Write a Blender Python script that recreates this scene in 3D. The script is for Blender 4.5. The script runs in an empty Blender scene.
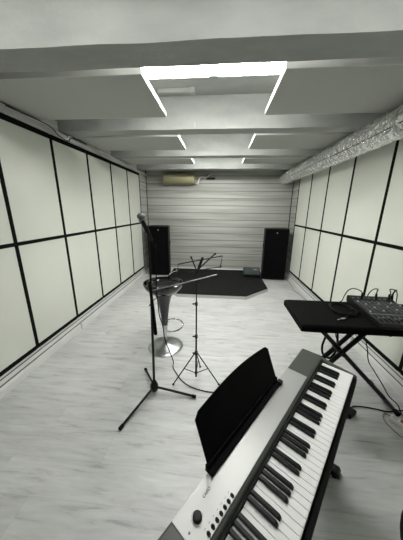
import bpy, bmesh, math, random
from mathutils import Vector, Matrix, noise
random.seed(7)
C = bpy.context.scene
COL = C.collection
PI = math.pi

# ------------------------------------------------------------------ materials
def mat(name, col, rough=.6, metal=0., var=0., vscale=(6,6,6), bump=0., bscale=60, spec=.5, coat=0., rvar=0.):
    m = bpy.data.materials.new(name); m.use_nodes = True
    nt = m.node_tree; b = nt.nodes['Principled BSDF']
    b.inputs['Base Color'].default_value = (*col, 1); b.inputs['Roughness'].default_value = rough
    b.inputs['Metallic'].default_value = metal; b.inputs['Specular IOR Level'].default_value = spec
    b.inputs['Coat Weight'].default_value = coat
    tc = nt.nodes.new('ShaderNodeTexCoord')
    if var:
        mp = nt.nodes.new('ShaderNodeMapping'); mp.inputs['Scale'].default_value = vscale
        n = nt.nodes.new('ShaderNodeTexNoise'); n.inputs['Scale'].default_value = 1; n.inputs['Detail'].default_value = 6
        nt.links.new(tc.outputs['Object'], mp.inputs[0]); nt.links.new(mp.outputs[0], n.inputs['Vector'])
        r = nt.nodes.new('ShaderNodeValToRGB')
        r.color_ramp.elements[0].position = .3; r.color_ramp.elements[1].position = .7
        r.color_ramp.elements[0].color = (*[max(0, c*(1-var)) for c in col], 1)
        r.color_ramp.elements[1].color = (*[min(1, c*(1+var)) for c in col], 1)
        nt.links.new(n.outputs['Fac'], r.inputs[0]); nt.links.new(r.outputs[0], b.inputs['Base Color'])
    if bump:
        n2 = nt.nodes.new('ShaderNodeTexNoise'); n2.inputs['Scale'].default_value = bscale; n2.inputs['Detail'].default_value = 4
        nt.links.new(tc.outputs['Object'], n2.inputs['Vector'])
        bp = nt.nodes.new('ShaderNodeBump'); bp.inputs['Strength'].default_value = bump; bp.inputs['Distance'].default_value = .01
        nt.links.new(n2.outputs['Fac'], bp.inputs['Height']); nt.links.new(bp.outputs[0], b.inputs['Normal'])
    return m

def emis(name, col, s):
    m = bpy.data.materials.new(name); m.use_nodes = True; b = m.node_tree.nodes['Principled BSDF']
    b.inputs['Base Color'].default_value = (.8, .8, .8, 1)
    b.inputs['Emission Color'].default_value = (*col, 1); b.inputs['Emission Strength'].default_value = s
    return m

def mnode(nt, op, a=None, b=None, c=None):
    n = nt.nodes.new('ShaderNodeMath'); n.operation = op
    for i, v in enumerate((a, b, c)):
        if v is None: continue
        if isinstance(v, (int, float)): n.inputs[i].default_value = v
        else: nt.links.new(v, n.inputs[i])
    return n.outputs[0]

def mix(nt, fac, a, b, kind='MIX'):
    n = nt.nodes.new('ShaderNodeMix'); n.data_type = 'RGBA'; n.blend_type = kind
    for i, v in ((0, fac), (6, a), (7, b)):
        if isinstance(v, (int, float)): n.inputs[i].default_value = v
        elif isinstance(v, tuple): n.inputs[i].default_value = (*v, 1)
        else: nt.links.new(v, n.inputs[i])
    return n.outputs[2]

def floor_mat():
    m = bpy.data.materials.new('whitewashed_laminate'); m.use_nodes = True
    nt = m.node_tree; b = nt.nodes['Principled BSDF']
    tc = nt.nodes.new('ShaderNodeTexCoord'); sx = nt.nodes.new('ShaderNodeSeparateXYZ')
    nt.links.new(tc.outputs['Object'], sx.inputs[0])
    X, Y = sx.outputs[0], sx.outputs[1]
    row = mnode(nt, 'FLOOR', mnode(nt, 'DIVIDE', Y, .192))
    wn = nt.nodes.new('ShaderNodeTexWhiteNoise'); wn.noise_dimensions = '1D'; nt.links.new(row, wn.inputs['W'])
    xs = mnode(nt, 'ADD', mnode(nt, 'DIVIDE', X, 1.28), wn.outputs['Value'])
    colm = mnode(nt, 'FLOOR', xs)
    wn2 = nt.nodes.new('ShaderNodeTexWhiteNoise'); wn2.noise_dimensions = '2D'
    cb = nt.nodes.new('ShaderNodeCombineXYZ'); nt.links.new(row, cb.inputs[0]); nt.links.new(colm, cb.inputs[1])
    nt.links.new(cb.outputs[0], wn2.inputs['Vector'])
    # grain, stretched along the plank and shifted on each plank
    cb2 = nt.nodes.new('ShaderNodeCombineXYZ')
    nt.links.new(mnode(nt, 'ADD', mnode(nt, 'MULTIPLY', X, 3.6), mnode(nt, 'MULTIPLY', wn2.outputs['Value'], 37)), cb2.inputs[0])
    nt.links.new(mnode(nt, 'MULTIPLY', Y, 26), cb2.inputs[1])
    g = nt.nodes.new('ShaderNodeTexNoise'); g.inputs['Scale'].default_value = 1; g.inputs['Detail'].default_value = 8
    g.inputs['Roughness'].default_value = .65; g.inputs['Distortion'].default_value = .5
    nt.links.new(cb2.outputs[0], g.inputs['Vector'])
    cb3 = nt.nodes.new('ShaderNodeCombineXYZ')
    nt.links.new(mnode(nt, 'MULTIPLY', X, 1.3), cb3.inputs[0]); nt.links.new(mnode(nt, 'MULTIPLY', Y, 5), cb3.inputs[1])
    g2 = nt.nodes.new('ShaderNodeTexNoise'); g2.inputs['Scale'].default_value = 1.5; g2.inputs['Detail'].default_value = 3
    nt.links.new(cb3.outputs[0], g2.inputs['Vector'])
    r = nt.nodes.new('ShaderNodeValToRGB'); r.color_ramp.elements[0].position = .30; r.color_ramp.elements[1].position = .66
    r.color_ramp.elements[0].color = (.36, .365, .36, 1); r.color_ramp.elements[1].color = (.64, .645, .635, 1)
    e = r.color_ramp.elements.new(.44); e.color = (.55, .555, .545, 1)
    nt.links.new(g.outputs['Fac'], r.inputs[0])
    tone = mnode(nt, 'ADD', mnode(nt, 'MULTIPLY', wn2.outputs['Value'], .10), mnode(nt, 'MULTIPLY', g2.outputs['Fac'], .34))
    tone = mnode(nt, 'ADD', tone, .77)
    cc = nt.nodes.new('ShaderNodeCombineColor')
    for i in range(3): nt.links.new(tone, cc.inputs[i])
    c1 = mix(nt, 1., r.outputs[0], cc.outputs[0], 'MULTIPLY')
    fy = mnode(nt, 'FRACT', mnode(nt, 'DIVIDE', Y, .192)); fx = mnode(nt, 'FRACT', xs)
    sy = mnode(nt, 'LESS_THAN', fy, .014); sxx = mnode(nt, 'LESS_THAN', fx, .002)
    seam = mnode(nt, 'MAXIMUM', sy, sxx)
    c2 = mix(nt, mnode(nt, 'MULTIPLY', seam, .22), c1, (.2, .2, .2))
    nt.links.new(c2, b.inputs['Base Color'])
    b.inputs['Roughness'].default_value = .42
    bp = nt.nodes.new('ShaderNodeBump'); bp.inputs['Strength'].default_value = .15; bp.inputs['Distance'].default_value = .004
    nt.links.new(g.outputs['Fac'], bp.inputs['Height']); nt.links.new(bp.outputs[0], b.inputs['Normal'])
    return m

def plank_wall_mat(axis):
    """whitewashed horizontal boards wallpaper"""
    m = bpy.data.materials.new('whitewashed_board_wallpaper'); m.use_nodes = True
    nt = m.node_tree; b = nt.nodes['Principled BSDF']
    tc = nt.nodes.new('ShaderNodeTexCoord'); sx = nt.nodes.new('ShaderNodeSeparateXYZ')
    nt.links.new(tc.outputs['Object'], sx.inputs[0])
    X = sx.outputs[axis]; Z = mnode(nt, 'ADD', sx.outputs[2], .03)
    row = mnode(nt, 'FLOOR', mnode(nt, 'DIVIDE', Z, .165))
    wn = nt.nodes.new('ShaderNodeTexWhiteNoise'); wn.noise_dimensions = '1D'; nt.links.new(row, wn.inputs['W'])
    cb = nt.nodes.new('ShaderNodeCombineXYZ')
    nt.links.new(mnode(nt, 'ADD', mnode(nt, 'MULTIPLY', X, .55), mnode(nt, 'MULTIPLY', wn.outputs['Value'], 19)), cb.inputs[0])
    nt.links.new(mnode(nt, 'MULTIPLY', Z, 11), cb.inputs[2])
    g = nt.nodes.new('ShaderNodeTexNoise'); g.inputs['Scale'].default_value = 1; g.inputs['Detail'].default_value = 5; g.inputs['Roughness'].default_value = .5
    nt.links.new(cb.outputs[0], g.inputs['Vector'])
    r = nt.nodes.new('ShaderNodeValToRGB'); r.color_ramp.elements[0].position = .30; r.color_ramp.elements[1].position = .62
    r.color_ramp.elements[0].color = (.27, .27, .245, 1); r.color_ramp.elements[1].color = (.50, .505, .465, 1)
    e = r.color_ramp.elements.new(.44); e.color = (.40, .40, .365, 1)
    nt.links.new(g.outputs['Fac'], r.inputs[0])
    f = mnode(nt, 'FRACT', mnode(nt, 'DIVIDE', Z, .165))
    seam = mnode(nt, 'LESS_THAN', mnode(nt, 'ABSOLUTE', mnode(nt, 'SUBTRACT', f, .5)), .07)
    seam2 = mnode(nt, 'LESS_THAN', f, .10)
    c1 = mix(nt, mnode(nt, 'MULTIPLY', seam, .22), r.outputs[0], (.25, .25, .23))
    c2 = mix(nt, mnode(nt, 'MULTIPLY', seam2, .78), c1, (.15, .15, .14))
    nt.links.new(c2, b.inputs['Base Color']); b.inputs['Roughness'].default_value = .6
    return m

def foil_mat():
    m = mat('crinkled_foil', (.93, .94, .93), .27, .85)
    nt = m.node_tree; b = nt.nodes['Principled BSDF']
    tc = nt.nodes.new('ShaderNodeTexCoord')
    v = nt.nodes.new('ShaderNodeTexVoronoi'); v.inputs['Scale'].default_value = 26
    n = nt.nodes.new('ShaderNodeTexNoise'); n.inputs['Scale'].default_value = 38; n.inputs['Detail'].default_value = 3
    nt.links.new(tc.outputs['Object'], v.inputs['Vector']); nt.links.new(tc.outputs['Object'], n.inputs['Vector'])
    s = mnode(nt, 'ADD', v.outputs['Distance'], n.outputs['Fac'])
    bp = nt.nodes.new('ShaderNodeBump'); bp.inputs['Strength'].default_value = .75; bp.inputs['Distance'].default_value = .02
    nt.links.new(s, bp.inputs['Height']); nt.links.new(bp.outputs[0], b.inputs['Normal'])
    return m

M = dict(
    floor=floor_mat(), wallx=plank_wall_mat(0), wally=plank_wall_mat(1), foil=foil_mat(), foilp=mat('plain_foil', (.6, .61, .6), .3, .8),
    concrete=mat('painted_concrete', (.31, .325, .305), .8, var=.09, vscale=(2.5, 6, 6), bump=.35, bscale=22),
    beam=mat('rough_painted_beam', (.36, .37, .35), .85, var=.12, vscale=(3, 7, 7), bump=.6, bscale=18),
    cloud=mat('grey_white_panel', (.44, .45, .42), .8, bump=.05, bscale=200),
    cloud_edge=mat('white_panel_edge', (.70, .70, .68), .6),
    panel=mat('off_white_fabric', (.70, .72, .645), .85, var=.035, vscale=(1.2, 1.2, 1.2), bump=.08, bscale=260),
    strip=mat('black_strip', (.006, .006, .005), .8, spec=.08),
    white=mat('white_paint', (.74, .745, .72), .45, var=.03),
    trunk=mat('white_trunking', (.52, .53, .50), .5),
    black=mat('black_plastic', (.007, .007, .0075), .45, spec=.25),
    blackm=mat('black_painted_metal', (.006, .006, .006), .4, spec=.25),
    rubber=mat('black_rubber', (.007, .007, .007), .85, spec=.1),
    cable=mat('black_cable', (.007, .007, .007), .7, spec=.15),
    gcable=mat('grey_cable', (.25, .25, .24), .5),
    cab=mat('speaker_textured_black', (.004, .004, .005), .7, spec=.15),
    cabside=mat('speaker_side_black', (.008, .008, .008), .6, bump=.2, bscale=120, spec=.3),
    grille=mat('speaker_grille', (.003, .003, .0035), .85, spec=.08),
    badge=mat('orange_silver_badge', (.42, .36, .33), .35, .5),
    carpet=mat('charcoal_carpet', (.014, .0145, .0145), .95, var=.25, vscale=(60, 60, 60), bump=.6, bscale=300, spec=.1),
    edge=mat('pale_grey_platform_edge', (.50, .50, .49), .6),
    chromes=mat('brushed_chrome', (.42, .43, .43), .3, 1.), chrome=mat('chrome', (.66, .67, .67), .10, 1.),
    dchrome=mat('dark_chrome', (.075, .075, .078), .09, 1.),
    steel=mat('satin_steel', (.30, .30, .30), .3, .8),
    gloss=mat('gloss_black', (.010, .010, .011), .10, coat=.3),
    piano=mat('dark_grey_piano_case', (.062, .066, .058), .42, bump=.04, bscale=300),
    silver=mat('silver_piano_panel', (.46, .465, .45), .36, .35),
    rail=mat('piano_black_rail', (.004, .004, .004), .6, spec=.12),
    ivory=mat('white_key', (.90, .905, .89), .25, spec=.4),
    ebony=mat('black_key', (.006, .006, .0065), .32, spec=.3),
    rest=mat('black_music_rest', (.002, .002, .0025), .6, spec=.08),
    cover=mat('black_ribbed_cover', (.0045, .0045, .0045), .85, bump=.2, bscale=160, spec=.08),
    mixer=mat('mixer_dark_blue_grey', (.022, .025, .028), .45, spec=.3),
    knob=mat('grey_knob', (.13, .135, .14), .5),
    knobw=mat('white_knob', (.38, .39, .39), .4),
    teal=mat('teal_grey_panel', (.03, .045, .048), .3),
    cream=mat('yellowed_cream_plastic', (.33, .31, .175), .5),
    creamd=mat('yellowed_vent', (.2, .19, .11), .6),
    strip_w=mat('white_plastic', (.78, .77, .73), .4),
    orange=mat('red_orange_switch', (.30, .05, .03), .35),
    pad=mat('black_seat_vinyl', (.004, .004, .004), .6, spec=.15),
    led=emis('led_diffuser', (1., 1., .97), 56), led_dim=emis('led_diffuser_dim', (1., 1., .97), 19),
    ink=mat('grey_print', (.12, .12, .115), .5),
    grille_metal=mat('mic_grille', (.17, .175, .175), .45, .6, bump=.6, bscale=500),
)

# ------------------------------------------------------------------ helpers
def obj(name, bm, m, parent=None, smooth=False, bevel=0., seg=2):
    me = bpy.data.meshes.new(name)
    bmesh.ops.remove_doubles(bm, verts=bm.verts, dist=1e-6)
    bmesh.ops.recalc_face_normals(bm, faces=bm.faces)
    bm.to_mesh(me); bm.free()
    me.materials.append(M[m])
    o = bpy.data.objects.new(name, me); COL.objects.link(o)
    if smooth:
        for p in me.polygons: p.use_smooth = True
        try: me.set_sharp_from_angle(angle=math.radians(42))
        except Exception: pass
    if bevel:
        b = o.modifiers.new('bevel', 'BEVEL'); b.width = bevel; b.segments = seg; b.limit_method = 'ANGLE'
    if parent is not None: o.parent = parent
    return o

def tag(o, label, cat=None, group=None):
    o['label'] = label
    if cat: o['category'] = cat
    if group: o['group'] = group
    return o

def thing(name, label, cat, loc=(0, 0, 0), rz=0., group=None):
    o = bpy.data.objects.new(name, None); COL.objects.link(o); o.empty_display_size = .05
    o.location = loc; o.rotation_euler = (0, 0, rz)
    return tag(o, label, cat, group)

def struct(name, bm, m, bevel=0.):
    o = obj(name, bm, m, None, bevel=bevel); o['kind'] = 'structure'; return o

def B(): return bmesh.new()

def box(bm, x0, x1, y0, y1, z0, z1, mtx=None):
    vs = [bm.verts.new((x, y, z)) for x in (x0, x1) for y in (y0, y1) for z in (z0, z1)]
    for f in ((0, 1, 3, 2), (4, 6, 7, 5), (0, 4, 5, 1), (2, 3, 7, 6), (0, 2, 6, 4), (1, 5, 7, 3)):
        bm.faces.new([vs[i] for i in f])
    if mtx is not None:
        for v in vs: v.co = mtx @ v.co
    return vs

def bxo(name, dims, m, parent=None, bevel=0.):
    bm = B(); box(bm, *dims); return obj(name, bm, m, parent, bevel=bevel)

def prism(bm, pts, axis, a, b):
    """extrude polygon pts between a and b on the axis (0 x, 1 y, 2 z)"""
    def mk(p, t):
        l = list(p); l.insert(axis, t); return bm.verts.new(l)
    A = [mk(p, a) for p in pts]; Bv = [mk(p, b) for p in pts]
    n = len(pts)
    bm.faces.new(A); bm.faces.new(Bv[::-1])
    for i in range(n): bm.faces.new((A[i], A[(i+1) % n], Bv[(i+1) % n], Bv[i]))

def frame(d):
    d = d.normalized(); u = d.cross(Vector((0, 0, 1)))
    if u.length < 1e-3: u = d.cross(Vector((0, 1, 0)))
    u.normalize(); return u, d.cross(u).normalized()

def tube(bm, pts, r, seg=8, cap=True):
    pts = [Vector(p) for p in pts]; rs = r if isinstance(r, (list, tuple)) else [r]*len(pts)
    rings = []; pu = None
    for i, p in enumerate(pts):
        d = (pts[min(i+1, len(pts)-1)] - pts[max(i-1, 0)])
        d.normalize()
        if pu is None: u, v = frame(d)
        else:
            u = pu - d*pu.dot(d); u.normalize(); v = d.cross(u)
        pu = u
        rings.append([bm.verts.new(p + (u*math.cos(a)+v*math.sin(a))*rs[i]) for a in (2*PI*k/seg for k in range(seg))])
    for a, b in zip(rings, rings[1:]):
        for k in range(seg): bm.faces.new((a[k], a[(k+1) % seg], b[(k+1) % seg], b[k]))
    if cap: bm.faces.new(rings[0][::-1]); bm.faces.new(rings[-1])

def smooth_path(pts, n=8):
    P = [Vector(p) for p in pts]; P = [P[0]*2-P[1]] + P + [P[-1]*2-P[-2]]; out = []
    for i in range(1, len(P)-2):
        a, b, c, d = P[i-1:i+3]
        for k in range(n):
            t = k/n
            out.append(.5*((2*b)+(c-a)*t+(2*a-5*b+4*c-d)*t*t+(3*b-a-3*c+d)*t**3))
    out.append(P[-2]); return out

def tubeo(name, pts, r, m, parent=None, seg=8, curve=False):
    bm = B(); tube(bm, smooth_path(pts) if curve else pts, r, seg); return obj(name, bm, m, parent, smooth=True)

def lathe(bm, prof, seg=32, c=(0, 0, 0)):
    rings = []
    for r, z in prof:
        if r < 1e-5: rings.append([bm.verts.new((c[0], c[1], c[2]+z))])
        else: rings.append([bm.verts.new((c[0]+r*math.cos(2*PI*k/seg), c[1]+r*math.sin(2*PI*k/seg), c[2]+z)) for k in range(seg)])
    for a, b in zip(rings, rings[1:]):
        for k in range(seg):
            q = [a[k % len(a)], a[(k+1) % len(a)], b[(k+1) % len(b)], b[k % len(b)]]
            q = list(dict.fromkeys(q))
            if len(q) > 2: bm.faces.new(q)

def latheo(name, prof, m, parent=None, seg=32, c=(0, 0, 0)):
    bm = B(); lathe(bm, prof, seg, c); return obj(name, bm, m, parent, smooth=True)

def ball(bm, c, r, sc=(1, 1, 1), seg=12):
    bmesh.ops.create_uvsphere(bm, u_segments=seg, v_segments=seg//2+2, radius=r,
        matrix=Matrix.Translation(c) @ Matrix.Diagonal((*sc, 1)))

def texto(name, s, size, m, parent, loc, rot, depth=.0003):
    cu = bpy.data.curves.new(name, 'FONT'); cu.body = s; cu.size = size; cu.extrude = depth
    cu.align_x = 'CENTER'; cu.align_y = 'CENTER'
    t = bpy.data.objects.new(name+'_curve', cu); COL.objects.link(t)
    bpy.context.view_layer.update()
    me = bpy.data.meshes.new_from_object(t.evaluated_get(bpy.context.evaluated_depsgraph_get()))
    bpy.data.objects.remove(t)
    me.materials.clear(); me.materials.append(M[m])
    o = bpy.data.objects.new(name, me); COL.objects.link(o)
    o.parent = parent; o.location = loc; o.rotation_euler = rot
    return o

# ------------------------------------------------------------------ room shell
XL, XR, YB, YF, ZC = -1.80, 1.62, 5.5, -1.7, 2.65
bm = B(); box(bm, XL-.1, XR+.1, YF-.1, YB+.1, -.1, 0); struct('floor', bm, 'floor')
bm = B(); box(bm, XL-.1, XR+.1, YF-.1, YB+.1, ZC, ZC+.15); struct('ceiling', bm, 'concrete')
bm = B(); box(bm, XL-.1, XL, YF, YB, 0, ZC); struct('wall_left', bm, 'wally')
bm = B(); box(bm, XR, XR+.1, YF, YB, 0, ZC); struct('wall_right', bm, 'wally')
bm = B(); box(bm, XL-.1, XR+.1, YB, YB+.1, 0, ZC); struct('wall_back', bm, 'wallx')
bm = B(); box(bm, XL-.1, XR+.1, YF-.1, YF, 0, ZC); struct('wall_front', bm, 'cloud')

def skirting(name, x0, s, y0, y1):
    bm = B(); prism(bm, [(x0, 0), (x0+s*.018, 0), (x0+s*.018, .066), (x0+s*.008, .08), (x0, .08)], 1, y0, y1)
    struct(name, bm, 'white')
skirting('baseboard_left', XL, 1, YF, YB); skirting('baseboard_right', XR, -1, YF, YB)
bm = B(); prism(bm, [(YB, 0), (YB-.018, 0), (YB-.018, .066), (YB-.008, .08), (YB, .08)], 0, XL+.018, XR-.018)
struct('baseboard_back', bm, 'white')
n_trim = [0]
def trim(bm, m, bevel=0.):
    n_trim[0] += 1; return struct('trim_%d' % n_trim[0], bm, m, bevel)
# small connector pieces over the skirting joints and the lower slat pair
for xa, s in ((XL, 1), (XR, -1)):
    for y in (2.47, -.1):
        bm = B(); a, b = sorted((xa+s*.0005, xa+s*.021)); box(bm, a, b, y-.012, y+.012, .0, .084); trim(bm, 'edge')
    a, b = sorted((xa, xa+s*.012)); bm = B(); box(bm, a, b, YF, 4.99, .104, .142)
    box(bm, a, b, YF, 4.99, .158, .196); trim(bm, 'white')
    a, b = sorted((xa, xa+s*.004)); bm = B(); box(bm, a, b, YF, 4.99, .142, .158); box(bm, a, b, YF, 4.99, .088, .104); trim(bm, 'mixer')

# beams across the room
for y0, y1 in ((-1.20, -1.0), (.10, .30), (1.34, 1.535), (2.59, 2.76), (3.79, 3.955), (4.93, 5.12)):
    bm = B(); nx = 60
    # cast beam with slightly uneven arrises
    rows = []
    for i in range(nx+1):
        x = XL + (XR-XL)*i/nx
        j = lambda k: noise.noise(Vector((x*2.3, k*5.1, y0)))*.006
        rows.append([bm.verts.new(p) for p in ((x, y0+.004, ZC), (x, y0+j(1), 2.35+j(2)), (x, y1+j(3), 2.35+j(4)), (x, y1-.004, ZC))])
    for a, b in zip(rows, rows[1:]):
        for k in range(3): bm.faces.new((a[k], b[k], b[k+1], a[k+1]))
        bm.faces.new((a[3], b[3], b[0], a[0]))
    bm.faces.new(rows[0]); bm.faces.new(rows[-1][::-1])
    trim(bm, 'beam')

# acoustic panels on the side walls and the black strips between them
ZB, ZM, ZT = .215, 1.235, 2.25
ORD = ['nearest the back corner', 'second from the back corner', 'third from the back corner', 'fourth from the back corner',
       'fifth from the back corner', 'sixth from the back corner', 'seventh from the back corner', 'eighth from the back corner',
       'ninth from the back corner', 'tenth from the back corner']
for side, xw, s, yend in (('left', XL, 1, 4.955), ('right', XR, -1, 5.0)):
    ys = [yend - .636*k if side == 'left' else yend - .648*k for k in range(10)]
    ys = [y for y in ys if y > YF+.05]
    xa, xb = sorted((xw+s*.001, xw+s*.026))
    ca, cb = sorted((xw+s*.001, xw+s*.030))
    hw = .0175
    for y in ys:
        bm = B(); box(bm, ca, cb, y-hw, y+hw, ZB-.016, ZT+.02); trim(bm, 'strip')
    for z, h in ((ZB, .020), (ZM, .0165), (ZT, .024)):
        for ya, yb in zip(ys[1:], ys):
            pass
        bm = B()
        for ya, yb in zip(ys[1:], ys): box(bm, ca, cb, ya+hw, yb-hw, z-h, z+h)
        trim(bm, 'strip')
    for i in range(len(ys)-1):
        y1, y0 = ys[i], ys[i+1]
        if y1 < .05 : break
        for row, z0, z1 in (('lower', ZB+.020, ZM-.0165), ('upper', ZM+.0165, ZT-.024)):
            o = bxo('acoustic_panel', (xa, xb, y0+hw, y1-hw, z0, z1), 'panel')
            tag(o, 'off-white acoustic panel in the %s row of the %s wall, %s' % (row, side, ORD[i]), 'wall panel',
                'off-white acoustic panels on the side walls')

# dark corner beads at both back corners
for x0, x1 in ((XL, XL+.014), (XR-.014, XR)):
    bm = B(); box(bm, x0, x1, YB-.014, YB-.0, .08, 2.6); trim(bm, 'mixer')

# ceiling acoustic rafts in three bays, left and right of the lit gap
bays = [(.36, 1.03, 'nearest'), (1.605, 2.275, 'front'), (2.83, 3.43, 'middle'), (4.0, 4.45, 'far')]  # first pair is out of view, added to keep lamp light off the floor
for y0, y1, nm in bays:
    for side, xa, xb in (('left', -1.77, -.52), ('right', .355, 1.58)):
        t = thing('acoustic_ceiling_panel', 'flat grey-white acoustic panel hung under the ceiling, %s bay, %s of the lit gap' % (nm, side),
                  'ceiling panel', ((xa+xb)/2, (y0+y1)/2, 2.352), 0, 'acoustic panels hung in the ceiling bays')
        hx, hy = (xb-xa)/2, (y1-y0)/2
        bxo('board', (-hx+.006, hx-.006, -hy+.006, hy-.006, 0, .035), 'cloud', t)
        bm = B()
        box(bm, -hx, hx, -hy, -hy+.006, 0.0005, .037); box(bm, -hx, hx, hy-.006, hy, 0.0005, .037)
        box(bm, -hx, -hx+.006, -hy+.006, hy-.006, 0.0005, .037); box(bm, hx-.006, hx, -hy+.006, hy-.006, .0005, .037)
        obj('edge_band', bm, 'cloud_edge', t)
        for qx in (-hx*.7, hx*.7):
            for qy in (-hy*.6, hy*.6): bxo('hanger', (qx-.012, qx+.012, qy-.012, qy+.012, .035, ZC-2.352), 'steel', t)

# lights: surface fixtures, one in each bay
lights = [(.80, -.95, 'above the viewer on the left', 2.62), (.80, .42, 'above the viewer on the right', 2.62),
          (1.92, -.09, 'in the front bay, glowing over the gap', 2.545), (3.10, -.09, 'in the middle bay behind the second beam', 2.545),
          (4.28, -.09, 'in the far bay behind the third beam', 2.545)]
for y, x, w, z in lights:
    t = thing('ceiling_light', 'long white LED ceiling light %s' % w, 'ceiling light', (x, y, z), 0, 'LED ceiling lights between the beams')
    for a in (-.5, .5): bxo('suspension_rod', (a-.008, a+.008, -.008, .008, .0, ZC-z), 'steel', t)
    bm = B(); prism(bm, [(-.100, -.018), (.100, -.018), (.085, 0), (-.085, 0)], 0, -.64, .64)
    obj('reflector', bm, 'cloud_edge', t)
    bm = B()
    for a in (-.645, .64): box(bm, a, a+.005, -.100, .100, -.040, 0)
    obj('end_cap', bm, 'white', t)
    for a, b in ((-.60, -.035), (.035, .60)):
        bm = B(); prism(bm, [(-.076, -.018), (-.074, -.030), (-.060, -.038), (.060, -.038), (.074, -.030), (.076, -.018)], 0, a, b)
        obj('diffuser', bm, 'led' if y > 1 else 'led_dim', t)

# conduit box on the slab of the front bay
t = thing('cable_conduit', 'pale rectangular conduit fixed to the ceiling slab behind the front light', 'conduit', (-.47, 2.46, ZC))
bxo('channel', (-.17, .14, -.02, .02, -.03, 0), 'beam', t, bevel=.003)
bxo('junction_box', (.14, .19, -.035, .035, -.045, 0), 'beam', t, bevel=.004)

# cable trunking above the left panels, cables on it
t = thing('cable_trunking', 'white plastic cable trunking running above the left wall panels', 'cable trunking', (XL, 0, 2.275))
bm = B(); box(bm, 0.0005, .055, YF+.02, 5.45, 0, .045); obj('channel', bm, 'trunk', t, bevel=.003)
bm = B(); box(bm, .055, .061, YF+.02, 5.45, .006, .039); obj('lid', bm, 'edge', t)
tag(tubeo('cable', [(-1.745, .9, 2.328), (-1.742, 1.6, 2.33), (-1.745, 2.1, 2.328), (-1.735, 2.3, 2.33), (-1.715, 2.40, 2.30), (-1.715, 2.52, 2.262), (-1.725, 2.62, 2.285), (-1.738, 2.72, 2.328), (-1.742, 3.3, 2.328), (-1.742, 4.2, 2.328)], .006, 'strip_w', curve=True),
    'white cable lying on the left wall trunking, sagging over the top strip', 'cable')
tag(tubeo('cable', [(-1.73, 1.9, 2.326), (-1.722, 2.25, 2.33), (-1.705, 2.36, 2.31), (-1.708, 2.47, 2.268), (-1.71, 2.60, 2.258), (-1.715, 2.66, 2.30), (-1.73, 2.76, 2.326), (-1.73, 3.0, 2.326)], .0045, 'cable', curve=True),
    'short black cable end drooping beside the left wall trunking', 'cable')

# foil covered duct
t = thing('ventilation_duct', 'round ventilation duct wrapped in crinkled silver foil along the right wall top', 'duct', (1.40, 0, 2.226))
bm = B(); seg = 44; ny = 380; rings = []
for i in range(ny+1):
    y = YF + .01 + (YB-YF-.02)*i/ny; ring = []
    for k in range(seg):
        a = 2*PI*k/seg; p = Vector((math.cos(a), y*9, math.sin(a)))
        r = .114 + .006*noise.noise(p*2.2) + .020*(.3-abs(noise.noise(Vector((p.x*2.6+3, y*14, p.z*2.6))))) + random.uniform(-.0032, .0032)
        r += .003*math.sin(y*2*PI/.11+2*math.sin(a))
        ring.append(bm.verts.new((r*math.cos(a), y, r*math.sin(a))))
    rings.append(ring)
for a, b in zip(rings, rings[1:]):
    for k in range(seg): bm.faces.new((a[k], a[(k+1) % seg], b[(k+1) % seg], b[k]))
bm.faces.new(rings[0]); bm.faces.new(rings[-1])
bmesh.ops.triangulate(bm, faces=bm.faces, quad_method='ALTERNATE'); obj('foil_wrap', bm, 'foil', t)
bm = B(); pts = []
for i in range(120):
    y = YF+.02+(YB-YF-.04)*i/119; a = math.radians(205)+.05*math.sin(y*3); pts.append((.1165*math.cos(a), y, .1165*math.sin(a)))
tube(bm, pts, .0035, 6); tag(obj('seam', bm, 'mixer', t, smooth=True), 'dark taped seam along the duct')
for y in (.6, 2.02, 3.2, 4.6):
    bm = B(); pr = []
    for k in range(33):
        a = 2*PI*k/32; pr.append(Vector((.1265*math.cos(a), 0, .1265*math.sin(a))))
    for a, b in zip(pr[:-1], pr[1:]):
        q = [bm.verts.new((a.x, y-.010, a.z)), bm.verts.new((b.x, y-.010, b.z)), bm.verts.new((b.x, y+.010, b.z)), bm.verts.new((a.x, y+.010, a.z))]
        bm.faces.new(q)
    tag(obj('strap', bm, 'foilp', t), 'plain foil band')
    bxo('wall_bracket', (.09, .219, y-.012, y+.012, .050, .064), 'steel', t)

# air conditioner on the back wall and its pipes
t = thing('air_conditioner', 'yellowed cream box-shaped air conditioner high on the striped back wall', 'air conditioner', (-.985, YB, 2.10))
bm = B(); prism(bm, [(0, 0), (-.13, 0), (-.175, .03), (-.18, .20), (-.15, .225), (0, .225)], 0, -.36, .36); obj('body', bm, 'cream', t, bevel=.006)
bxo('front_cover', (-.34, .34, -.184, -.178, .075, .195), 'cream', t, bevel=.003)
bm = B()
for k in range(3): box(bm, -.33, .33, -.1785+.0*k, -.172, .032+k*.012, .038+k*.012)
obj('air_vent', bm, 'creamd', t)
t = thing('pipe_bracket', 'dark bracket with bent white pipes beside the cream box on the back wall', 'pipe', (-.30, YB, 2.2))
tubeo('pipe', [(-.30, -.06, -.08), (-.25, -.07, -.085), (-.22, -.08, .0), (-.17, -.08, .055), (-.05, -.07, .05), (.02, -.06, .10), (.05, -.01, .12)], .014, 'strip_w', t, curve=True)
tubeo('pipe', [(-.31, -.04, -.04), (-.27, -.05, -.06), (-.20, -.05, .02), (-.10, -.05, .075), (-.03, -.05, .11), (.0, -.01, .12)], .011, 'gcable', t, curve=True)
bxo('clamp', (-.06, .14, -.05, 0, .01, .05), 'blackm', t)

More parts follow.
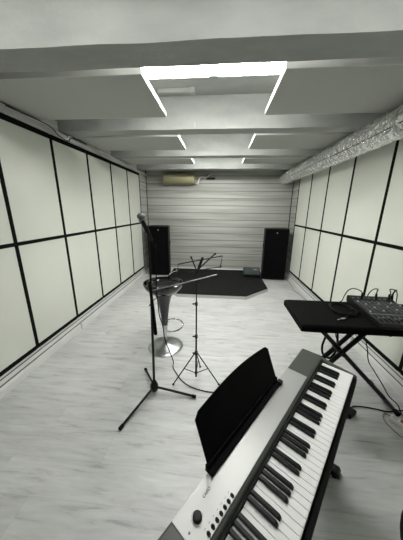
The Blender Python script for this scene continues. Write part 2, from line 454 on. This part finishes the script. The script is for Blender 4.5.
# ------------------------------------------------------------------ stage platform
bm = B(); pl = [(-1.165, YB-.02), (-1.165, 4.15), (-.75, 3.715), (.50, 3.715), (.965, 4.18), (.965, YB-.02)]
t = thing('stage_platform', 'low stage platform with chamfered corners and charcoal carpet by the back wall', 'platform', (0, 0, 0))
prism(bm, pl, 2, 0, .054); obj('base', bm, 'edge', t)
bm = B(); prism(bm, [(x+(0.004 if x < 0 else -.004), y+(.006 if y < 5 else 0)) for x, y in pl], 2, .054, .062); obj('carpet', bm, 'carpet', t)

# ------------------------------------------------------------------ loudspeakers
def speaker(cx, cy, z, w, d, h, rz, label):
    t = thing('loudspeaker', label, 'loudspeaker', (cx, cy, z), rz, 'tall black loudspeakers by the back wall')
    bm = B(); prism(bm, [(-w/2, -d/2), (w/2, -d/2), (w/2, d*.2), (w*.33, d/2), (-w*.33, d/2), (-w/2, d*.2)], 2, .02, h); obj('cabinet', bm, 'cabside', t, bevel=.012, seg=3)
    bm = B(); box(bm, -w/2+.012, w/2-.012, -d/2-.012, -d/2+.002, .035, h-.015); obj('grille', bm, 'grille', t, bevel=.006)
    bm = B()
    box(bm, -w/2+.002, -w/2+.018, -d/2-.016, -d/2, .02, h-.002); box(bm, w/2-.018, w/2-.002, -d/2-.016, -d/2, .02, h-.002)
    box(bm, -w/2+.018, w/2-.018, -d/2-.016, -d/2, h-.018, h-.002); box(bm, -w/2+.018, w/2-.018, -d/2-.016, -d/2, .02, .038)
    obj('front_frame', bm, 'cab', t, bevel=.003)
    for zc, r in ((h*.70, w*.36), (h*.30, w*.36)):
        bm = B(); tube(bm, [(0, -d/2-.0128, zc), (0, -d/2-.0115, zc)], r, 32)
        tag(obj('woofer', bm, 'grille', t, smooth=True), 'round woofer outline faint behind the grille')
    bm = B(); tube(bm, [(.0, -d/2-.019, h-.085), (0, -d/2-.011, h-.085)], .014, 16); tag(obj('badge', bm, 'badge', t), 'small silver round badge')
    for a in (-1, 1):
        for b in (-1, 1):
            bm = B(); tube(bm, [(a*w*.3, b*d*.33, 0), (a*w*.3, b*d*.33, .021)], .02, 12); obj('rubber_foot', bm, 'rubber', t)
        bm = B(); box(bm, a*w/2-(.002 if a > 0 else .004), a*w/2+(.004 if a > 0 else .002), -.07, .07, h*.62, h*.62+.09); obj('handle', bm, 'cab', t, bevel=.002)
speaker(-1.422, 5.165, 0, .46, .34, 1.165, math.radians(4), 'tall black loudspeaker in the left back corner, left of the stage platform')
speaker(1.245, 5.13, 0, .50, .36, 1.15, math.radians(-4), 'tall black loudspeaker on the right of the stage platform, beside the right wall')

# small amplifier/mixer box on the platform by the right speaker
t = thing('amplifier', 'small black amplifier unit with teal-grey top on the platform beside the right speaker', 'amplifier', (.755, 5.0, .062), math.radians(-3))
bm = B(); prism(bm, [(-.14, .02), (.17, .02), (.17, .15), (-.08, .12), (-.14, .07)], 0, -.19, .19); obj('case', bm, 'black', t, bevel=.008)
bm = B(); prism(bm, [(-.13, .078), (-.075, .128), (.165, .158), (.165, .150), (-.08, .118), (-.135, .070)], 0, -.175, .175); obj('control_panel', bm, 'teal', t)
bxo('display', (.04, .13, .02, .08, .140, .150), 'knobw', t)
for k in range(7): latheo('knob', [(0, 0), (.010, 0), (.008, .014), (0, .014)], 'knob', t, 10, (-.15+k*.045, -.045, .128))
for a in (-.15, .15):
    for b in (-.1, .12): latheo('rubber_foot', [(0, 0), (.014, 0), (.014, .02), (0, .02)], 'rubber', t, 10, (a, b, 0))

tag(tubeo('cable', [(-1.090, 5.35, .069), (-1.020, 5.25, .069), (-1.100, 5.12, .069), (-1.135, 5.00, .069), (-1.145, 4.90, .069), (-1.150, 4.82, .069)], .006, 'strip_w', curve=True), 'thin pale cable on the platform edge beside the left speaker', 'cable')
tag(tubeo('cable', [(1.535, 5.05, .006), (1.55, 4.75, .006), (1.52, 4.45, .006), (1.49, 4.3, .006), (1.53, 4.1, .006), (1.56, 3.8, .006)], .006, 'gcable', curve=True), 'thin grey cable on the floor beneath the right wall panels', 'cable')

# ------------------------------------------------------------------ bar stool
t = thing('bar_stool', 'chrome bar stool with gloss black bowl seat and round base behind the microphone stand', 'bar stool', (-.592, 2.21, 0))
latheo('base', [(0, 0), (.195, 0), (.200, .006), (.195, .012), (.14, .020), (.06, .032), (.035, .045), (0, .045)], 'chromes', t, 96)
latheo('gas_lift', [(.030, .035), (.030, .13), (.022, .135), (.022, .34), (0, .34)], 'chrome', t, 24)
latheo('column_cover', [(.026, .26), (.034, .30), (.045, .42), (.062, .54), (.085, .63), (.12, .68), (.12, .685), (0, .685)], 'dchrome', t, 32)
latheo('seat_shell', [(0, .66), (.09, .665), (.155, .69), (.195, .735), (.212, .775), (.210, .788), (.200, .788), (.188, .750), (.14, .715), (.0, .70)], 'dchrome', t, 64)
latheo('seat_rim', [(.2105, .776), (.2135, .782), (.2105, .790), (.202, .792), (.1995, .787), (.2095, .775)], 'dchrome', t, 64)
latheo('seat_pad', [(0, .702), (.11, .712), (.150, .728), (.182, .752), (.186, .765), (.172, .770), (.12, .752), (.05, .742), (0, .740)], 'gloss', t, 40)
pts = [(.02, 0, .27)] + [(.115+.095*math.cos(a), .075*math.sin(a), .27+.055*math.sin(a*.5+.3)) for a in [PI-.5-i*(2*PI-1.0)/16 for i in range(17)]] + [(.02, -.01, .27)]
bm = B(); tube(bm, pts, .008, 8); obj('footrest', bm, 'chrome', t, smooth=True)
bm = B(); lathe(bm, [(.030, .255), (.034, .255), (.034, .285), (.030, .285)], 20); obj('footrest_collar', bm, 'chrome', t, smooth=True)
bm = B(); tube(bm, smooth_path([(-.03, -.08, .665), (-.08, -.16, .63), (-.10, -.21, .60)]), .005, 8); obj('height_lever', bm, 'blackm', t, smooth=True)

# ------------------------------------------------------------------ microphone stand
mx, my = -.525, 1.535
t = thing('microphone_stand', 'black tripod microphone stand with boom in front of the bar stool', 'microphone stand', (mx, my, 0))
hub = (0, 0)
tubeo('pole', [(0, 0, .04), (.012, -.008, .55), (.024, -.014, 1.02)], .0105, 'blackm', t, 12)
tubeo('upper_pole', [(.024, -.014, 1.0), (.023, -.014, 1.20), (.020, -.012, 1.40)], .008, 'blackm', t, 10)
bm = B(); lathe(bm, [(0, .03), (.026, .03), (.034, .045), (.034, .085), (.024, .11), (.018, .125), (0, .125)], 20); obj('hub', bm, 'black', t, smooth=True)
for ex, ey in ((-.695, 1.80), (-.160, 1.512), (-.678, 1.175)):
    e = Vector((ex-mx, ey-my, 0)); d = e.normalized()
    lg = tubeo('leg', [d*.02+Vector((0, 0, .065)), e*.55+Vector((0, 0, .04)), e*.97+Vector((0, 0, .018))], .010, 'blackm', t, 10)
    bm = B(); tube(bm, [e*.91+Vector((0, 0, .020)), e+Vector((0, 0, .0145))], .0135, 12); obj('rubber_foot', bm, 'rubber', lg, smooth=True)
bm = B(); tube(bm, [(.024, -.040, 1.0), (.024, .015, 1.0)], .016, 16); obj('boom_clamp', bm, 'black', t, smooth=True)
tubeo('boom_grip', [(.020, -.030, 1.03), (.034, -.032, .82), (.047, -.034, .60)], [.011, .0125, .014], 'rubber', t, 12)
tubeo('boom_arm', [(.012, -.028, .955), (.515, .10, 1.065)], .0045, 'steel', t, 10)
bm = B(); ball(bm, (.515, .10, 1.065), .009); obj('boom_tip', bm, 'blackm', t, smooth=True)
bm = B(); tube(bm, [(.020, -.008, 1.385), (.004, -.012, 1.432)], [.015, .0185], 14); obj('microphone_clip', bm, 'black', t, smooth=True)

t = thing('microphone', 'microphone with a silver mesh head in the clip on top of the stand', 'microphone', (-.530, 1.515, 1.43))
a = Vector((.046, .030, -.100)); b = Vector((-.006, -.012, .045)); dd = (b-a).normalized()
tubeo('body', [a, a.lerp(b, .5), b], [.010, .0125, .0165], 'black', t, 14)
bm = B(); tube(bm, [b-dd*.004, b+dd*.006], .022, 16); obj('collar', bm, 'steel', t, smooth=True)
bm = B(); ball(bm, b+dd*.024+Vector((.006, 0, .001)), .024, (1.15, 1, .95), 18); obj('head', bm, 'grille_metal', t, smooth=True)
mb = Vector((-.530, 1.515, 1.43)) + a
tag(tubeo('microphone_cable', [mb, mb+Vector((.02, .01, -.05)), (-.462, 1.56, 1.30), (-.468, 1.57, 1.15), (-.475, 1.565, .98), (-.478, 1.60, .82), (-.50, 1.70, .66), (-.50, 1.80, .49), (-.50, 1.85, .33), (-.47, 1.90, .16), (-.44, 1.92, .03), (-.43, 1.86, .006), (-.38, 1.78, .006), (-.31, 1.69, .006), (-.215, 1.625, .006), (-.10, 1.59, .006), (0, 1.585, .006), (.14, 1.60, .006), (.30, 1.55, .006), (.42, 1.42, .006)], .0045, 'cable', curve=True),
    'long black microphone cable hanging down the stand and curving across the floor', 'cable')

# ------------------------------------------------------------------ music stand
t = thing('music_stand', 'thin black folding wire music stand with open desk and tripod legs', 'music stand', (-.178, 1.685, 0))
tubeo('pole', [(0, 0, .07), (0, 0, .50)], .0085, 'blackm', t, 10)
tubeo('middle_pole', [(0, 0, .50), (0, 0, .80)], .0065, 'blackm', t, 10)
tubeo('upper_pole', [(0, 0, .80), (0.002, 0, 1.09)], .005, 'blackm', t, 10)
for z, s in ((.485, 1), (.79, .9), (.318, 1.2)):
    bm = B(); lathe(bm, [(0, z-.014), (.013*s, z-.014), (.013*s, z+.014), (0, z+.014)], 14); c = obj('collar', bm, 'black', t, smooth=True)
    bm = B(); tube(bm, [(-.010, 0, z), (-.032, -.004, z)], .007, 8); obj('thumbscrew', bm, 'black', c)
bm = B(); lathe(bm, [(0, .10), (.012, .10), (.012, .125), (0, .125)], 12); obj('lower_collar', bm, 'black', t)
for ex, ey in ((-.206, -.048), (.212, -.008), (.02, .21)):
    e = Vector((ex, ey, 0)); d = e.normalized()
    lg = tubeo('leg', [d*.012+Vector((0, 0, .318)), e*.98+Vector((0, 0, .012))], .0055, 'blackm', t, 8)
    bm = B(); ball(bm, e*.985+Vector((0, 0, .0085)), .0085, (1.3, 1.3, 1)); obj('rubber_foot', bm, 'rubber', lg, smooth=True)
    tubeo('brace', [d*.010+Vector((0, 0, .112)), e*.52+Vector((0, 0, .168))], .0035, 'blackm', t, 8)
# open wire desk
Z = 0
TLp, TRp, BRp, BLp = Vector((-.158, .06, 1.11)), Vector((.203, .05, 1.192)), Vector((.185, .0, 1.105)), Vector((-.155, .0, 1.055))
tubeo('desk_frame', [BLp, TLp, TRp, BRp], .0045, 'blackm', t, 8)
tubeo('ledge', [(-.165, -.01, 1.045), (.01, -.012, 1.085), (.20, -.01, 1.118)], .0035, 'blackm', t, 8)
tubeo('desk_arm', [(.0, 0, 1.075), (-.050, .055, 1.172)], .0055, 'blackm', t, 8)
tubeo('desk_arm', [(.0, 0, 1.075), (.142, .06, 1.205)], .0055, 'blackm', t, 8)
tubeo('desk_hinge', [(.0, 0, 1.05), (.045, .04, 1.178)], .011, 'black', t, 10)
bm = B(); ball(bm, (-.050, .055, 1.172), .009); ball(bm, (.142, .06, 1.205), .009); obj('arm_tips', bm, 'black', t, smooth=True)

# ------------------------------------------------------------------ digital piano
ang = math.atan2(.799, .601)
P0 = (.7169, 1.0326)
T = thing('digital_piano', 'silver and dark grey digital piano with black music rest in the foreground', 'digital piano', (P0[0], P0[1], .655), ang)
# local x = towards the far end, local y = towards the back of the case, z from the underside
zz = lambda z: z-.655
bm = B(); x0, x1 = -1.250, .024
prism(bm, [(-.011, 0), (-.011, zz(.690)), (-.004, zz(.692)), (-.001, zz(.692)), (.148, zz(.695)), (.148, zz(.730)), (.158, zz(.742)), (.168, zz(.745)), (.262, zz(.745)), (.269, zz(.738)), (.269, zz(.69)), (.240, 0)], 0, x0, x1)
obj('case', bm, 'piano', T, bevel=.002)
for a, b in ((x0, -1.2235), (.0015, x1)):
    bm = B(); prism(bm, [(-.018, .0005), (-.018, zz(.703)), (-.010, zz(.712)), (.11, zz(.728)), (.158, zz(.742)), (.160, .04), (.160, .0005)], 0, a-.0006, b+.0006 if b > 0 else b)
    obj('end_cheek', bm, 'piano', T, bevel=.003)
bxo('front_rail', (-1.2232, .0012, -.0205, -.0025, -.002, zz(.703)), 'rail', T, bevel=.003)
bxo('red_felt', (-1.222, 0, .1455, .149, zz(.700), zz(.7215)), 'rail', T)
bxo('control_panel', (-1.014, -.212, .1675, .266, zz(.7452), zz(.7475)), 'silver', T, bevel=.0008)
bm = B(); box(bm, -1.20, -.02, .152, .1545, zz(.735), zz(.7405)); obj('panel_groove', bm, 'rail', T)
# keys: 52 white and 36 black, counted from the far end
kw = 1.222/52
order = ['C', 'B', 'A', 'G', 'F', 'E', 'D']
mesh_w = None
for i in range(52):
    if mesh_w is None:
        bm = B(); prism(bm, [(0, zz(.703)), (-.001, zz(.7185)), (.002, zz(.7205)), (.145, zz(.7205)), (.145, zz(.703))], 0, -kw+.0007, -.0007)
        o = obj('white_key', bm, 'ivory', T, bevel=.0007, seg=1); mesh_w = o
    else:
        o = mesh_w.copy(); COL.objects.link(o); o.parent = T
    o.location = (-kw*i, 0, 0)
mesh_b = None
# offset of black keys relative to the boundary between neighbours
shift = {'B': .0025, 'A': -.0, 'G': 0, 'E': 0}
cnt = 0
for i in range(51):
    n = order[i % 7]
    if n in ('C', 'F'): continue            # no black key below C and F
    off = {'B': .002, 'A': 0, 'G': -.002, 'E': .0018, 'D': -.0018}[n]
    if mesh_b is None:
        bm = B(); hw = .0061; tw = .0050
        vs = []
        for y, z, w in ((.052, zz(.7208), hw), (.0545, zz(.7285), tw*.9), (.060, zz(.7325), tw), (.145, zz(.7325), tw), (.145, zz(.7208), hw)):
            vs.append((bm.verts.new((-w, y, z)), bm.verts.new((w, y, z))))
        for a, b in zip(vs, vs[1:]): bm.faces.new((a[0], a[1], b[1], b[0]))
        bm.faces.new([v[0] for v in vs]); bm.faces.new([v[1] for v in vs][::-1]); bm.faces.new((vs[0][0], vs[4][0], vs[4][1], vs[0][1]))
        o = obj('black_key', bm, 'ebony', T, bevel=.0009); mesh_b = o
    else:
        o = mesh_b.copy(); COL.objects.link(o); o.parent = T
    o.location = (-kw*(i+1)-off, 0, 0)
    cnt += 1
# volume knob, buttons, print
kb = latheo('volume_knob', [(0, 0), (.0128, 0), (.0128, .006), (.0115, .011), (.009, .012), (0, .011)], 'black', T, 32, (-.963, .2185, zz(.7475)))
bm = B()
for k in range(28):
    a0 = math.radians(-40+k*10); a1 = a0+math.radians(10)
    q = [(-.963+r*math.cos(a), .2185+r*math.sin(a), zz(.7477)) for r, a in ((.0158, a0), (.0168, a0), (.0168, a1), (.0158, a1))]
    bm.faces.new([bm.verts.new(p) for p in q])
obj('knob_scale', bm, 'ink', T)
for k in range(7):
    x = -.966+k*.0177
    bm = B(); tube(bm, [(x, .174, zz(.7475)), (x, .174, zz(.7505))], .0044, 16); tube(bm, [(x, .1775, zz(.7475)), (x, .1775, zz(.7505))], .0044, 16)
    box(bm, x-.0044, x+.0044, .174, .1775, zz(.7475), zz(.7505)); obj('button', bm, 'black', T, smooth=False)
    bm = B(); box(bm, x-.003, x+.003, .1885, .1895, zz(.7475), zz(.7478)); obj('button_print', bm, 'ink', T)
bm = B(); tube(bm, [(-.998, .214, zz(.7475)), (-.998, .214, zz(.7485))], .003, 12); obj('indicator', bm, 'ink', T)
texto('brand_text', 'CASIO', .0115, 'ink', T, (-.903, .236, zz(.7478)), (0, 0, 0))
# music rest
R = bpy.data.objects
bm = B(); n = 24; F = []; th = .004
u0, u1 = -.858, -.350
for i in range(n+1):
    f = i/n; u = u0+(u1-u0)*f
    h = .167+.022*math.sin(PI*f)
    c = min(1, min(f, 1-f)/.035)
    h -= .014*(1-c)**2
    d = Vector((0, .068, .17)).normalized(); nrm = Vector((0, -d.z, d.y))
    b0 = Vector((u, .268, zz(.765))); tp = b0 + d*h
    F.append([bm.verts.new(p) for p in (b0, tp, tp-nrm*th, b0-nrm*th)])
for a, b in zip(F, F[1:]):
    for k in range(4): bm.faces.new((a[k], a[(k+1) % 4], b[(k+1) % 4], b[k]))
bm.faces.new(F[0]); bm.faces.new(F[-1][::-1])
rest = obj('music_rest', bm, 'rest', T, smooth=False)
bm = B(); prism(bm, [(.246, zz(.7478)), (.246, zz(.757)), (.250, zz(.759)), (.264, zz(.759)), (.266, zz(.775)), (.276, zz(.775)), (.276, zz(.7478))], 0, u0-.006, u1+.004)
obj('rest_ledge', bm, 'rest', rest, bevel=.001)
bxo('rest_clip', (u1-.012, u1+.012, .240, .262, zz(.7478), zz(.766)), 'black', rest, bevel=.003)

# piano stand
T2 = thing('piano_stand', 'black piano stand under the digital piano, one foot showing at the front', 'piano stand', (P0[0], P0[1], 0), ang)
for xa, xb in ((-.018, .020), (-1.20, -1.16)):
    bxo('side_panel', (xa, xb, .05, .23, .03, .654), 'black', T2, bevel=.004)
    bm = B(); prism(bm, [(-.045, .004), (-.045, .022), (-.035, .040), (.28, .040), (.28, .004)], 0, xa+.012, xb+.030); obj('foot', bm, 'black', T2, bevel=.004)
    for y in (-.02, .25):
        latheo('foot_pad', [(0, 0), (.012, 0), (.012, .005), (0, .005)], 'rubber', T2, 12, ((xa+xb)/2, y, 0))
bxo('back_rail', (-1.16, -.018, .16, .18, .30, .42), 'black', T2)

# piano stool, only its rim is in view
t = thing('piano_stool', 'round black padded piano stool, its rim peeking in at the bottom right corner', 'stool', (.884, .432, 0))
latheo('seat', [(0, .43), (.235, .43), (.252, .445), (.255, .465), (.240, .488), (.12, .50), (0, .502)], 'pad', t, 48)
latheo('column', [(.02, .06), (.02, .43)], 'blackm', t, 16)
for k in range(3):
    a = .6+k*2*PI/3; d = Vector((math.cos(a), math.sin(a), 0))
    tubeo('leg', [d*.015+Vector((0, 0, .12)), d*.15+Vector((0, 0, .06)), d*.24+Vector((0, 0, .014))], .013, 'blackm', t, 10)

# ------------------------------------------------------------------ keyboard on X stand
ZK = .748
t = thing('keyboard', 'black covered keyboard lying flat on the X-stand by the right wall', 'keyboard', (1.07, 1.62, ZK))
bm = B(); box(bm, -.49, .49, -.222, .222, 0, .044); obj('case', bm, 'black', t, bevel=.006, seg=3)
bm = B()
nx, nyy = 70, 2
# dust cover with a fine ribbing and rounded overhang
prof = [(-.226, .003), (-.228, .040), (-.222, .051), (-.212, .055), (.212, .055), (.222, .051), (.228, .040), (.226, .003)]
rows = []
for i in range(nx+1):
    x = -.496+.992*i/nx; e = min(1, min(i, nx-i)/2); dz = (1-e)*-.006
    w = .0006*(1 if i % 2 else -1)
    rows.append([bm.verts.new((x, y*(1-(1-e)*.02), z+(dz+w if z > .03 else 0))) for y, z in prof])
for a, b in zip(rows, rows[1:]):
    for k in range(len(prof)-1): bm.faces.new((a[k], a[k+1], b[k+1], b[k]))
bm.faces.new(rows[0]); bm.faces.new(rows[-1][::-1])
obj('dust_cover', bm, 'cover', t, smooth=False)
ZKT = ZK+.0555

t = thing('keyboard_stand', 'black double-braced X-shaped keyboard stand beneath the covered keyboard', 'keyboard stand', (1.05, 1.65, 0))
def sq(name, a, b, r, m='blackm', parent=t):
    return tubeo(name, [a, b], r, m, parent, 8)
sq('leg', (.375, 0, .022), (-.31, 0, .722), .018)
for dy in (-.042, .042):
    sq('leg', (-.39, dy, .022), (.14, dy, .722), .018)
for sx in (-1, 1):
    y0, y1 = -.145, .17
    fx, tx = (.38, .14) if sx > 0 else (-.39, -.31)
    fb = tubeo('foot_bar', [(fx, y0, .020), (fx, y1, .020)], .014, 'blackm', t, 12)
    for y in (y0, y1):
        bm = B(); tube(bm, [(fx, y-.018, .0195), (fx, y+.018, .0195)], .019, 14); obj('rubber_foot', bm, 'rubber', fb, smooth=True)
    tb = tubeo('support_bar', [(tx, -.20, .728), (tx, .16, .728)], .014, 'blackm', t, 12)
    for y in (-.15, .12):
        bm = B(); tube(bm, [(tx, y-.02, .729), (tx, y+.02, .729)], .0180, 12); obj('rubber_sleeve', bm, 'rubber', tb, smooth=True)
bm = B(); tube(bm, [(-.062, -.062, .463), (-.062, .062, .463)], .024, 20); obj('pivot_disc', bm, 'black', t, smooth=True)
bm = B(); tube(bm, [(-.062, -.085, .463), (-.062, -.062, .463)], .014, 12); obj('pivot_knob', bm, 'black', t, smooth=True)

# mixing console on the keyboard
t = thing('mixing_console', 'dark mixing console full of small knobs lying on the covered keyboard', 'mixing console', (1.24, 1.60, ZKT+.001), math.radians(-2))
bm = B(); prism(bm, [(-.225, 0), (-.225, .020), (-.20, .028), (.15, .046), (.235, .060), (.238, .02), (.225, 0)], 0, -.165, .165); obj('case', bm, 'black', t, bevel=.004)
def top(y): return .028+(y+.20)*(.018/.35)
bm = B(); prism(bm, [(-.198, top(-.198)+.0005), (-.198, top(-.198)+.003), (.149, top(.149)+.003), (.149, top(.149)+.0005)], 0, -.158, .158); obj('control_panel', bm, 'mixer', t)
for i in range(9):
    for j in range(8):
        x = -.138+i*.0345; y = -.045+j*.0235
        latheo('knob', [(0, 0), (.0068, 0), (.0058, .011), (0, .0115)], ('knobw' if (i*3+j*5) % 7 == 0 else 'knob'), t, 8, (x, y, top(y)+.003))
for i in range(9):
    x = -.138+i*.0345
    bm = B(); box(bm, x-.0012, x+.0012, -.185, -.085, top(-.13)-.002, top(-.13)+.0075); obj('fader_slot', bm, 'rail', t)
    bm = B(); box(bm, x-.006, x+.006, -.150+.01*(i % 3), -.134+.01*(i % 3), top(-.13)+.003, top(-.13)+.014); obj('fader', bm, 'knobw' if i == 8 else 'knob', t, bevel=.001)
bm = B(); box(bm, -.155, .155, -.071, -.067, top(-.069)+.003, top(-.069)+.0045); obj('panel_line', bm, 'knobw', t)
for i in range(8):
    x = -.14+i*.040
    bm = B(); tube(bm, [(x, .19, .050), (x, .188, .057)], .008, 12); obj('jack_socket', bm, 'knob', t)

def plugcable(pts, label, m='cable', r=.0038, plug=True):
    c = tubeo('audio_cable', pts, r, m, None, 8, True)
    if plug:
        a = Vector(pts[-1]); d = Vector((0, .1, 1)).normalized()
        bm = B(); tube(bm, [a, a+d*.05], [.0095, .0075], 10); obj('plug', bm, 'black', c, smooth=True)
    tag(c, label, 'cable')
plugcable([(1.00, 1.80, ZKT+.006), (1.05, 1.84, ZKT+.006), (1.075, 1.86, .85), (1.095, 1.86, .895), (1.13, 1.85, .920), (1.165, 1.81, .915), (1.172, 1.79, .895), (1.172, 1.788, .852)], 'black cable arching into the left rear socket of the mixing console')
plugcable([(1.26, 1.86, .80), (1.27, 1.87, .86), (1.285, 1.86, .905), (1.305, 1.85, .925), (1.31, 1.83, .925), (1.285, 1.80, .915), (1.280, 1.79, .895), (1.280, 1.788, .852)], 'black cable looping into the middle rear socket of the mixing console')
plugcable([(1.44, 1.86, .80), (1.46, 1.87, .87), (1.465, 1.86, .91), (1.44, 1.85, .925), (1.41, 1.84, .925), (1.39, 1.80, .915), (1.382, 1.79, .895), (1.380, 1.786, .852)], 'black cable looping into the rightmost rear socket of the mixing console')
plugcable([(1.50, 1.86, .80), (1.50, 1.87, .87), (1.475, 1.86, .917), (1.44, 1.82, .92), (1.415, 1.80, .912), (1.405, 1.79, .895), (1.402, 1.787, .852)], 'second black cable bunched at the right rear corner of the mixing console')
# coil of cable left of the console
pts = []
for k in range(64):
    a = k/64*2*PI*3; r = 1+.08*math.sin(k*.7)
    pts.append((.965+.075*r*math.cos(a)*(1+.1*(k//21)), 1.66+.11*r*math.sin(a), ZKT+.006+.0035*(k/21)))
pts += [(1.00, 1.60, ZKT+.014), (.93, 1.53, ZKT+.008), (.90, 1.50, ZKT+.007)]
t = tubeo('coiled_cable', pts, .0042, 'cable', None, 8, True); tag(t, 'coiled black audio cable lying on the keyboard left of the mixing console', 'cable')
bm = B(); tube(bm, [(.900, 1.500, ZKT+.008), (.868, 1.492, ZKT+.008)], .008, 10); obj('plug_sleeve', bm, 'chrome', t, smooth=True)
bm = B(); tube(bm, [(.868, 1.492, ZKT+.007), (.838, 1.480, ZKT+.0045)], .0042, 10); tag(obj('plug_tip', bm, 'chrome', t, smooth=True), 'shiny silver jack plug')

# cables hanging under the keyboard
def fc(pts, label, m='cable', r=.004): tag(tubeo('cable', pts, r, m, None, 8, True), label, 'cable')
fc([(1.17, 1.862, .79), (1.19, 1.87, .70), (1.185, 1.80, .60), (1.215, 1.735, .555), (1.262, 1.73, .44), (1.29, 1.72, .32), (1.29, 1.64, .29), (1.34, 1.58, .20), (1.36, 1.53, .15), (1.415, 1.50, .10), (1.43, 1.47, .05), (1.425, 1.45, .052)], 'black power cable hanging from the keyboard down to the white power strip')
fc([(1.02, 1.86, .79), (1.0, 1.87, .60), (.94, 1.78, .50), (.91, 1.75, .42), (.93, 1.75, .34), (1.0, 1.76, .30), (1.05, 1.78, .40), (1.04, 1.82, .60), (1.05, 1.865, .74)], 'thick black cable loop hanging behind the X-stand crossing', r=.009)
fc([(1.10, 1.865, .79), (1.08, 1.87, .64), (1.05, 1.84, .50), (1.10, 1.83, .40), (1.16, 1.84, .46), (1.20, 1.86, .62), (1.20, 1.868, .78)], 'thin black cable loop right of the X-stand crossing')
fc([(.90, 1.862, .79), (.93, 1.87, .66), (1.0, 1.85, .56), (1.06, 1.84, .60), (1.12, 1.86, .72), (1.14, 1.866, .79)], 'thin black cable swag directly below the keyboard case')
# power adapter, power strip
t = thing('power_adapter', 'small black power adapter on the floor between the piano and the X-stand', 'power adapter', (1.06, 1.47, 0), math.radians(35))
bxo('body', (-.045, .045, -.028, .028, 0, .040), 'black', t, bevel=.006)
tubeo('cord', [(.04, .0, .02), (.07, .02, .012), (.11, .02, .006), (.17, -.02, .006), (.235, -.08, .006), (.29, -.14, .006), (.36, -.17, .006), (.46, -.22, .006), (.55, -.25, .006)], .0045, 'cable', t, 8, True)
bxo('prong_block', (-.062, -.045, -.014, .014, .008, .032), 'black', t, bevel=.002)
t = thing('power_strip', 'white power strip with a red switch on the floor by the right wall', 'power strip', (1.425, 1.365, 0), math.radians(-52))
bm = B(); prism(bm, [(-.028, 0), (.028, 0), (.028, .030), (.020, .040), (-.020, .040), (-.028, .030)], 0, -.12, .13); obj('body', bm, 'strip_w', t, bevel=.005)
bxo('switch', (-.062, -.035, -.013, .013, .0395, .047), 'orange', t, bevel=.002)
for x in (-.09, .0, .05, .1): latheo('socket', [(0, .0395), (.0, .0408), (.016, .0408), (.019, .0395)][::-1] if False else [(.019, .0395), (.018, .0412), (.014, .0405), (0, .0402)], 'edge', t, 20, (x, 0, 0))
fc([(1.385, 1.44, .025), (1.34, 1.50, .006), (1.30, 1.44, .006), (1.31, 1.36, .006), (1.36, 1.24, .006), (1.42, 1.12, .006), (1.5, .98, .006)], 'pale grey cord curling around the white power strip', 'gcable')

# ------------------------------------------------------------------ camera
f, cx, cy = 221., 201.5, 270.
Yv = Vector((221-cx, -(209.2-cy), -f)).normalized()
Uv = -Vector((193-cx, -(1067-cy), -f)); Uv = (Uv - Yv*Uv.dot(Yv)).normalized()
Xv = Yv.cross(Uv)
Rm = Matrix((Xv, Yv, Uv)).to_4x4()
cam = bpy.data.cameras.new('camera'); co = bpy.data.objects.new('camera', cam); COL.objects.link(co)
co.matrix_world = Matrix.Translation((0, 0, 1.55)) @ Rm
cam.sensor_fit = 'VERTICAL'; cam.sensor_height = 24; cam.lens = f*24/540; cam.clip_start = .02
C.camera = co

# ------------------------------------------------------------------ world & view
w = bpy.data.worlds.new('world'); C.world = w; w.use_nodes = True
w.node_tree.nodes['Background'].inputs[0].default_value = (.5, .52, .5, 1); w.node_tree.nodes['Background'].inputs[1].default_value = .05
vs = C.view_settings; vs.view_transform = 'Standard'; vs.look = 'None'; vs.gamma = 1; vs.use_curve_mapping = False
vs.exposure = 0.13
